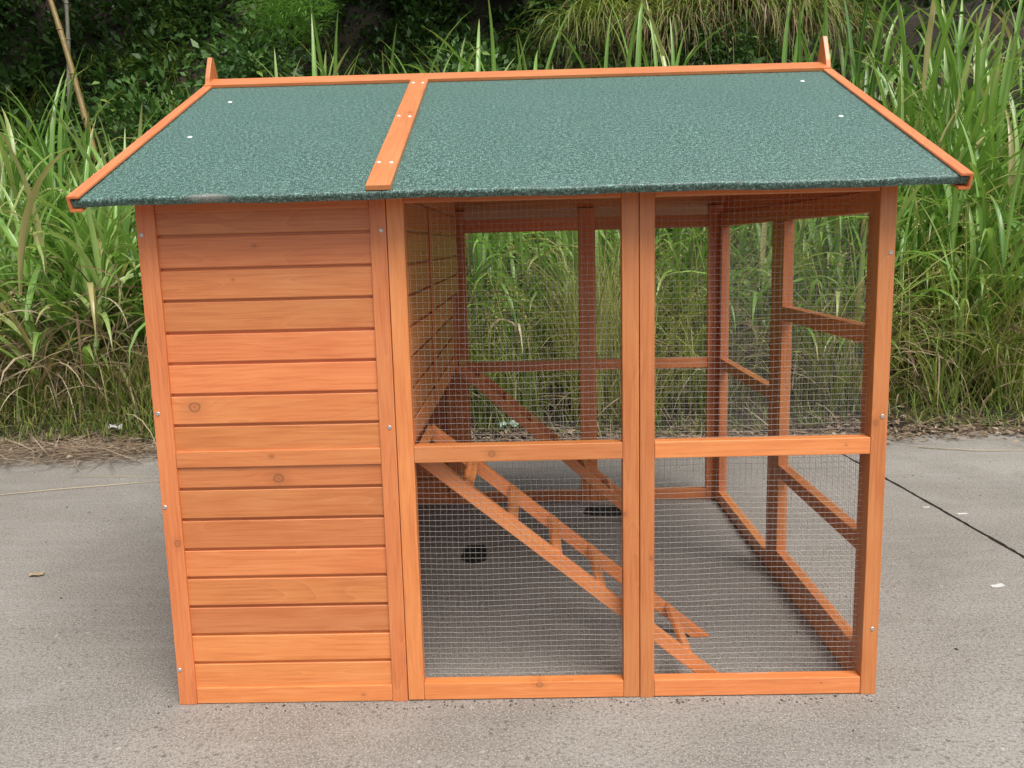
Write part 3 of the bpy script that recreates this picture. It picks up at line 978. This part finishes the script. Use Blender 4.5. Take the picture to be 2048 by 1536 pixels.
for (x, y, h) in ((-2.9, 7.6, 2.3), (-1.9, 7.9, 2.5), (3.55, 7.6, 2.35), (4.35, 7.4, 2.15), (4.75, 7.5, 2.3), (5.6, 7.2, 2.3), (.9, 7.8, 2.2)):
    z = float(terrain(x, y)); m_ = 110
    t_ = rng.random(m_)
    b_ = np.stack([x + .10 * t_ + rng.normal(0, .008, m_), y + rng.normal(0, .008, m_), z + h - .30 + .30 * t_], 1)
    pl.add(ribbons(b_, rng.normal(0, .9, m_), np.radians(rng.uniform(55, 85, m_)), rng.uniform(.08, .20, m_), rng.uniform(.003, .006, m_), np.radians(rng.uniform(30, 100, m_)), K=4, three=False, rnd=np.clip(rng.normal(.75, .12, m_), 0, 1), floor=False))
    one = np.ones(1)
    pl.add(ribbons(np.array([[x, y, z]]), one * 0, one * 1.53, one * h, one * .008, one * .05, K=4, three=False, curl=one * 0, twist=one, rnd=one * .6, floor=False, taper=9))
tag(link('reed_plumes', pl.mesh('reed_plumes'), DRY), 'beige feathery plumes standing above the grass', 'grass', kind='stuff')
# dry tangle
dryB = Acc()
n = 2300
bx = rng.uniform(-5, 6.8, n); by = rng.uniform(3.95, 5.0, n)
b = np.stack([bx, by, terrain(bx, by) + rng.uniform(0, .55, n) * np.clip((by - 3.9) / .6, .1, 1)], 1)
dryB.add(ribbons(b, rng.uniform(0, 6.283, n), np.radians(rng.uniform(-10, 75, n)), rng.uniform(.35, 1.1, n), rng.uniform(.003, .013, n), np.radians(rng.uniform(20, 150, n)), K=7, three=False, twist=rng.normal(0, 1.0, n)))
n = 420                                        # the brown skirt at the left
bx = rng.uniform(-4.6, -.3, n); by = rng.uniform(4.3, 5.1, n)
b = np.stack([bx, by, terrain(bx, by) + rng.uniform(.1, .95, n)], 1)
dryB.add(ribbons(b, rng.uniform(3.4, 6.0, n), np.radians(rng.uniform(-30, 60, n)), rng.uniform(.4, .9, n), rng.uniform(.010, .026, n), np.radians(rng.uniform(30, 130, n)), K=7, twist=rng.normal(0, 1.0, n)))
tag(link('dry_tangle', dryB.mesh('dry_tangle'), DRY), 'tangled dry straw at the foot of the grass', 'grass', kind='stuff')
# verge
vA = Acc()
n = 14000
bx = rng.uniform(-5.2, 7.0, n); by = 3.70 + 1.0 * rng.random(n) ** 1.3 + .06 * np.sin(bx * 2.3)
dens = (np.sin(bx * 3.1 + by * 5) + np.sin(bx * 7.7 - by * 3) + 2.2) / 4
left = bx < .3
keep = (rng.random(n) < np.where(left, .35 + dens, .18 + .6 * dens))
bx, by, left = bx[keep], by[keep], left[keep]
n = len(bx)
sc = np.where(left, 1., .75) * (.35 + np.clip((by - 3.68) / .6, 0, 1) * .9)
b = np.stack([bx, by, terrain(bx, by)], 1)
vA.add(ribbons(b, rng.uniform(0, 6.283, n), np.radians(rng.uniform(45, 88, n)), rng.uniform(.14, .48, n) * sc, rng.uniform(.004, .010, n), np.radians(rng.uniform(15, 110, n)), K=5, three=False))
tag(link('verge_grass', vA.mesh('verge_grass'), VERGE), 'short green grass along the edge of the concrete', 'grass', kind='stuff')

# undergrowth that covers the hillside
ug = Acc()
n = 13000
x = rng.uniform(-9, 10, n); y = rng.uniform(8.1, 15, n)
pn = np.sin(x * 1.3 + 1) * np.cos(y * 1.1 + x * .4) + .5 * np.sin(x * 3.1 - y * 2.2)
bare = (x > 3.9) & (y > 8.4) & (y < 10.2)
keep = (rng.random(n) < np.clip(.62 + pn * .35, .08, 1)) & ~(bare & (rng.random(n) < .70))
x, y, pn = x[keep], y[keep], pn[keep]; n = len(x)
per = 9
z = terrain(x, y)
P = np.stack([x, y, z + rng.uniform(.0, .55, n) * np.clip(.7 + pn * .4, .2, 1.2)], 1)
sr = np.clip(.42 + pn * .18 + rng.normal(0, .17, n), 0, 1)
C = np.repeat(P, per, 0) + rng.normal(0, .10, (n * per, 3))
ug.add(leaves(C, np.tile(np.array([0, -.6, .35]), (n * per, 1)), rng.uniform(.08, .21, n * per), np.clip(np.repeat(sr, per) + rng.normal(0, .07, n * per), 0, 1)))
tag(link('undergrowth', ug.mesh('undergrowth'), BUSH), 'dark leafy undergrowth covering the hillside', 'undergrowth', kind='stuff')

# long grass on the slope and ferny blades between the bushes
sg = Acc()
for i in range(260):
    x = rng.uniform(-7, 8); y = rng.uniform(8.6, 12.5)
    if 4.0 < x and rng.random() < .6: continue
    tuft(sg, x, y, 16, .5, 1.1, .008, .018, .12, 45, 85, 60, 150, rshift=-.25)
tag(link('slope_grass', sg.mesh('slope_grass'), FINE), 'long grass growing among the bushes on the slope', 'grass', kind='stuff')

# forest canopy above and behind, which keeps the slope in shade
fc = Acc()
for i in range(100):
    x = rng.uniform(-13, 14); y = rng.uniform(10.6, 19)
    zc = float(terrain(x, y)) + rng.uniform(2.3, 4.5)
    zc = max(zc, 6.0 + (y - 10) * .30)
    fc.add(cloud((x, y, zc), (rng.uniform(1.2, 2.0), rng.uniform(1.0, 1.7), rng.uniform(.7, 1.2)), 170, 6, .20))
tag(link('forest_canopy', fc.mesh('forest_canopy'), DARK), 'dark forest foliage hanging over the slope', 'foliage', kind='stuff')

def tree(x, y, h, r, label, mat=BARK, lean=(0, 0), name='tree'):
    z = float(terrain(x, y)) - .1
    root = empty(name, (x, y, z))
    pts = [(lean[0] * t * h + .05 * math.sin(t * 7 + x), lean[1] * t * h + .04 * math.cos(t * 6), h * t) for t in np.linspace(0, 1, 9)]
    link('trunk', tube('trunk', pts, [r * (1 - .5 * t) for t in np.linspace(0, 1, 9)], 9), mat, root)
    cr = Acc(); top = pts[-1]
    for k in range(5):
        a = k * 1.26 + x
        e = (top[0] + math.cos(a) * .9, top[1] + math.sin(a) * .9, top[2] + .3 + .2 * k)
        link('limb', tube('limb', [pts[6], ((pts[6][0] + e[0]) / 2, (pts[6][1] + e[1]) / 2, (pts[6][2] + e[2]) / 2 + .2), e], [r * .5, r * .35, r * .15], 6), mat, root)
        cr.add(cloud(e, (.9, .9, .65), 110, 6, .17))
    link('crown', cr.mesh('crown'), DARK, root)
    tag(root, label, 'tree', 'trees on the dark slope')
tree(-3.0, 12.6, 4.3, .055, 'slim dark tree trunk on the slope, left of the feathery bamboo')
tree(-.9, 13.2, 4.6, .06, 'slim dark tree trunk on the slope, right of the feathery bamboo')
tree(1.2, 12.8, 4.6, .07, 'slim dark tree trunk on the slope behind the middle of the roof ridge')

# shrubs one can point at
def shrub(name, c, r, n, size, mat, label, cat='shrub', group=None):
    gz_ = float(terrain(c[0], c[1]))
    root = empty(name, (c[0], c[1], gz_))
    a = Acc(); a.add(cloud((0, 0, c[2] - gz_), r, n, 7, size))
    link('foliage', a.mesh('foliage'), mat, root)
    for k in range(4):
        an = k * 1.57 + c[0]
        link('stem', tube('stem', [(.06 * math.cos(an), .06 * math.sin(an), -.1), (.18 * math.cos(an) * r[0], .18 * math.sin(an), (c[2] - gz_) * .6), (.5 * r[0] * math.cos(an), .5 * r[1] * math.sin(an), c[2] - gz_ + .2 * r[2])], [.018, .012, .006], 6), BARK, root)
    tag(root, label, cat, group)
shrub('round_shrub', (3.50, 8.40, 3.72), (.50, .40, .36), 260, .075, BUSH, 'rounded dark green shrub behind the right of the roof ridge')
shrub('broadleaf_shrub', (-3.9, 9.6, 3.05), (.85, .6, .55), 170, .15, BUSH, 'broad leaved green shrub left of the left finial', group='shrubs on the slope')
shrub('broadleaf_shrub', (-2.6, 10.2, 3.9), (.75, .6, .5), 140, .14, BUSH, 'broad leaved green shrub above the left finial', group='shrubs on the slope')
shrub('broadleaf_shrub', (.35, 10.4, 3.75), (.7, .5, .45), 130, .13, BUSH, 'broad leaved green shrub above the roof batten', group='shrubs on the slope')
shrub('climber', (1.75, 10.3, 4.9), (.45, .35, .85), 190, .13, BUSH, 'climbing broad leaves hanging left of the tussocks', 'climber')

# bamboo: feathery crown hanging into view, and two bare leaning poles
def bamboo_crown(x, y, z, label):
    gz_ = float(terrain(x + .15, y + .9))
    root = empty('feathery_bamboo', (x + .15, y + .9, gz_))
    o = np.array((x + .15, y + .9, gz_))
    pts = [Vector((0, 0, -.1)), Vector((.0, -.05, 1.4)), Vector((-.03, -.25, z - gz_ + .45)), Vector((-.12, -.7, z - gz_ + .62)), Vector((-.15, -.9, z - gz_ + .35))]
    link('culm', tube('culm', pts, [.018, .016, .012, .008, .004], 7), CULM, root)
    a = Acc()
    n = 1500
    p = rng.normal(0, 1, (n, 3)); p /= np.linalg.norm(p, axis=1)[:, None]
    p *= (rng.random(n) ** .45)[:, None]
    b = np.array((-.15, -.9, z - gz_)) + p * np.array((.52, .45, .42))
    az = np.arctan2(p[:, 1], p[:, 0]) + rng.normal(0, .5, n)
    a.add(ribbons(b, az, np.radians(rng.uniform(-20, 45, n)), rng.uniform(.10, .20, n), rng.uniform(.010, .017, n), np.radians(rng.uniform(20, 90, n)), K=3, three=False, floor=False))
    link('foliage', a.mesh('foliage'), PALE, root)
    tag(root, label, 'bamboo')
bamboo_crown(-1.60, 8.2, 4.24, 'feathery bright green bamboo crown hanging at the top left')
def pole(p0, p1, r, mat, label):
    p0, p1 = Vector(p0), Vector(p1)
    root = empty('bamboo_pole', p0)
    n = 26
    pts, rad = [], []
    for i in range(n):
        t = i / (n - 1)
        p = (p1 - p0) * t; p.x += .10 * math.sin(t * 2.6)
        pts.append(p); rad.append(r * (1 - .35 * t) * (1.16 if i % 4 == 0 else 1.))
    link('culm', tube('culm', pts, rad, 9), mat, root)
    for i in (8, 12, 16, 20):
        link('node_ring', tube('node_ring', [pts[i] - Vector((0, 0, .012)), pts[i] + Vector((0, 0, .012))], [rad[i] * 1.12, rad[i] * 1.12], 9), mat, root)
    tag(root, label, 'bamboo pole')
pole((-4.40, 9.0, 2.6), (-5.55, 9.6, 6.2), .040, BAMB, 'yellow bamboo pole leaning left at the top left corner')
pole((-5.15, 9.9, 3.4), (-5.22, 10.1, 6.4), .030, GREYB, 'thin grey bamboo pole standing beside the yellow leaning pole')

# hanging tussocks on the bank
def tussock(x, y, z, n, r, label, dryf=.5):
    root = empty('hanging_tussock', (x, y, z - .15))
    for nm, mat, k, l0, l1 in (('green_blades', FINE, int(n * (1 - dryf)), .55, 1.0), ('dead_skirt', DRY, int(n * dryf), .6, 1.15)):
        a = Acc()
        az = rng.normal(-math.pi / 2, 1.15, k)
        b = np.stack([np.cos(az) * r * .5 + rng.normal(0, r * .45, k), np.sin(az) * r * .25 + rng.normal(0, .06, k), rng.normal(.15, .10, k) - (.12 if nm == 'dead_skirt' else 0)], 1)
        a.add(ribbons(b, az, np.radians(rng.uniform(25, 75, k)), rng.uniform(l0, l1, k), rng.uniform(.010, .020, k), np.radians(rng.uniform(110, 160, k)), K=8, three=False, floor=False, power=.9,
                      rnd=np.clip(rng.normal(.28 if mat is FINE else .30, .18, k), 0, 1)))
        link(nm, a.mesh(nm), mat, root)
    tag(root, label, 'grass tussock', 'tussocks hanging on the bank')
tussock(2.20, 9.3, 4.10, 520, .42, 'greenest tussock hanging on the bank, left of the others', .2)
tussock(3.05, 8.8, 3.98, 560, .45, 'brown skirted tussock hanging above the round shrub, to its left', .48)
tussock(3.75, 8.8, 4.15, 520, .42, 'tussock with long dead skirt hanging above the round shrub', .45)
tussock(4.45, 8.75, 4.02, 560, .42, 'rightmost tussock hanging on the bank, left of the right finial', .35)

# tall single clumps that stand out against the dark slope
def clump(x, y, n, h0, h1, label, rsh=.05, lw=.058, spread=.75, sp=.16):
    root = empty('cane_grass_clump', (x, y, float(terrain(x, y))))
    lf, dr, st = Acc(), Acc(), Acc()
    for i in range(n):
        cane(lf, dr, st, x + rng.normal(0, sp), y + rng.normal(0, sp), rng.uniform(h0, h1), nl=9, lw=lw, rshift=rsh, dryness=.4, spread=spread, leafl=1.05)
    off = np.array(root.location)
    for a, nm, mt in ((lf, 'leaves', CANE), (st, 'stems', CULM), (dr, 'dead_leaves', DRY)):
        for v in a.V: v -= off
        if a.V: link(nm, a.mesh(nm), mt, root)
    tag(root, label, 'grass clump', 'tall cane grass clumps')
clump(-3.35, 5.7, 12, 1.75, 2.25, 'tall cane grass clump left of the roof, at the picture edge')
clump(-2.45, 5.3, 9, 1.45, 1.8, 'cane grass clump with drooping leaves beside the left roof edge')
clump(-2.75, 4.75, 7, 1.2, 1.75, 'broad leaved grass clump hanging over the verge, far left', spread=1.15, lw=.068, sp=.22)
clump(-1.55, 4.85, 7, 1.3, 1.8, 'broad leaved grass clump drooping beside the coop left wall', spread=1.2, lw=.070, sp=.2)
clump(3.75, 4.9, 6, 1.1, 1.6, 'broad leaved grass clump drooping beside the coop right post', spread=1.2, lw=.062, sp=.2)
clump(-1.0, 7.0, 9, 2.2, 2.75, 'tall spiky grass clump behind the left half of the ridge', spread=.4)
clump(.65, 6.8, 8, 2.1, 2.55, 'arching grass clump behind the ridge, right of the batten', spread=.9)
clump(2.35, 6.9, 9, 2.5, 3.0, 'tallest bright grass clump behind the middle of the ridge', spread=.7)
clump(4.05, 6.6, 7, 2.2, 2.7, 'spiky grass clump behind the ridge, left of the right finial', spread=.4)
clump(5.15, 6.0, 14, 2.2, 2.85, 'tallest cane grass clump right of the roof', spread=.6)
clump(4.35, 5.6, 9, 1.5, 1.9, 'low cane grass clump close to the right roof edge')

# ------------------------------------------------------------------ litter along the edge
lt = Acc()
n = 5200
bx = rng.uniform(-5.2, 7.2, n); by = 3.62 + rng.normal(0, .13, n) + .07 * np.sin(bx * 1.9)
C = np.stack([bx, by, np.maximum(terrain(bx, by), 0) + rng.uniform(.004, .030, n)], 1)
fl_ = rng.normal(0, 1, (n, 3)); fl_[:, 2] *= .12
lt.add(leaves(C, fl_ * 2.5, rng.uniform(.02, .075, n), rng.random(n), up=1.2))
n = 2600
bx = np.concatenate([rng.uniform(-5.2, 7.2, n // 2), rng.normal(-2.4, .8, n - n // 2)])
by = 3.58 + rng.normal(0, .13, n); by[n // 2:] -= np.abs(rng.normal(0, .12, n - n // 2))
b = np.stack([bx, by, np.maximum(terrain(bx, by), 0) + rng.uniform(.004, .02, n)], 1)
lt.add(ribbons(b, rng.normal(0, .9, n) + rng.integers(0, 2, n) * math.pi, np.radians(rng.uniform(-2, 18, n)), rng.uniform(.10, .55, n), rng.uniform(.002, .007, n), np.radians(rng.uniform(5, 35, n)), K=5, three=False, rnd=np.clip(rng.normal(.65, .2, n), 0, 1)))
tag(link('leaf_litter', lt.mesh('leaf_litter'), LITTER), 'fallen dry leaves and straw along the concrete edge', 'litter', kind='stuff')

# grit and specks on the concrete
def grit(name, n, size, mat, label, seed, xr=(-2.8, 5.0), yr=(-1.6, 3.5)):
    rg = np.random.default_rng(seed)
    x = rg.uniform(*xr, n); y = rg.uniform(*yr, n)
    s = rg.uniform(.35, 1., n) ** 2 * size
    octv = np.array([(1, 0, 0), (0, 1, 0), (-1, 0, 0), (0, -1, 0), (0, 0, .7), (0, 0, -.4)])
    octf = np.array([(0, 1, 4), (1, 2, 4), (2, 3, 4), (3, 0, 4), (1, 0, 5), (2, 1, 5), (3, 2, 5), (0, 3, 5)])
    V = octv[None] * rg.uniform(.6, 1.4, (n, 6, 1)) * s[:, None, None]
    a = rg.uniform(0, 6.28, n); ca, sa = np.cos(a)[:, None], np.sin(a)[:, None]
    X = V[..., 0] * ca - V[..., 1] * sa * .6 + x[:, None]; Yv = V[..., 0] * sa + V[..., 1] * ca * .6 + y[:, None]
    V = np.stack([X, Yv, V[..., 2] + s[:, None] * .3], -1).reshape(-1, 3)
    F = (octf[None] + np.arange(n)[:, None, None] * 6).reshape(-1, 3)
    tag(link(name, np_mesh(name, V, F, smooth=False), mat), label, 'grit', kind='stuff')
grit('dark_grit', 420, .007, plain('dark_stone', (.07, .06, .052), .9), 'dark grit and small stones scattered on the concrete', 1)
grit('pale_grit', 260, .005, plain('pale_stone', (.55, .53, .50), .8), 'pale specks of grit scattered on the concrete', 2)

grit('edge_grit', 260, .006, bpy.data.materials['dark_stone'], 'dark grit gathered along the foot of the coop front', 3, (-.05, 2.25), (-.05, -.004))
def straw(pts, label, wd=.006, group=None):
    o = link('dry_stalk', tube('dry_stalk', [Vector(p) - Vector(pts[0]) for p in pts], [wd * .5] * (len(pts) - 1) + [wd * .2], 5), plain('straw', (.46, .38, .26), .7) if 'straw' not in bpy.data.materials else bpy.data.materials['straw'], None, pts[0])
    tag(o, label, 'stalk', group)
straw([(-2.12, 2.46, .006), (-1.75, 2.57, .010), (-1.4, 2.66, .009), (-1.18, 2.74, .006)], 'long dry stalk lying on the concrete left of the coop')
straw([(-1.85, 2.88, .005), (-1.5, 2.86, .007), (-1.22, 2.83, .005)], 'thinner short stalk lying behind the long one, left of the coop', .004)
straw([(3.75, 3.20, .006), (4.1, 3.07, .010), (4.45, 3.06, .006)], 'pale dry stalk lying near the litter right of the coop', .007)

def scrap(name, x, y, size, mat, label, cat, seed, zoff=.0, sx=1., hgt=.3):
    rg = random.Random(seed)
    bm = bmesh.new()
    N = 6
    g = [[bm.verts.new(((i / N - .5) * size * sx + rg.uniform(-1, 1) * size * .05, (j / N - .5) * size * .6 + rg.uniform(-1, 1) * size * .05,
                        .006 + max(0, math.sin(i * 1.1 + seed) * math.cos(j * .9 + seed) * .5 + .5) * size * hgt + rg.uniform(0, .05) * size)) for i in range(N + 1)] for j in range(N + 1)]
    for j in range(N):
        for i in range(N):
            if (i, j) in ((0, 0), (N - 1, 0), (0, N - 1)): continue
            bm.faces.new((g[j][i], g[j][i + 1], g[j + 1][i + 1], g[j + 1][i]))
    bmesh.ops.delete(bm, geom=[v for v in bm.verts if not v.link_faces], context='VERTS')
    bmesh.ops.solidify(bm, geom=list(bm.faces), thickness=.0012)
    o = link(name, bm_mesh(bm, name), mat, None, (x, y, max(0, float(terrain(x, y))) + zoff), (0, 0, rg.uniform(-.4, .4)))
    tag(o, label, cat)
scrap('plastic_wrapper', 1.0, 3.86, .13, plain('pale_green_film', (.36, .60, .50), .3, 0, .5), 'crumpled pale green plastic wrapper at the grass edge behind the coop', 'wrapper', 4, .02, 1.3, .45)
scrap('paper_scrap', -2.02, 3.90, .10, plain('white_paper', (.58, .57, .55), .7, 0, .3), 'crumpled white paper scrap in the verge left of the coop', 'paper', 8, .04, 1., .4)
scrap('dry_leaf', -1.10, 1.145, .06, plain('tan_leaf', (.36, .28, .18), .8, 0, .4), 'single tan leaf lying on the concrete left of the coop', 'leaf', 5, 0, 1., .12)
for i, (x, y, s_, lb) in enumerate(((3.345, 1.778, .035, 'white chip on the concrete, just right of the joint'), (3.215, 1.90, .026, 'small white chip just left of the joint'), (3.62, 1.62, .030, 'small white chip farther right of the joint'), (3.025, .839, .045, 'white flake on the concrete nearest the right picture edge'))):
    scrap('white_chip', x, y, s_, bpy.data.materials['white_paper'], lb, 'chip', 20 + i, -.005, 1.4, .03)
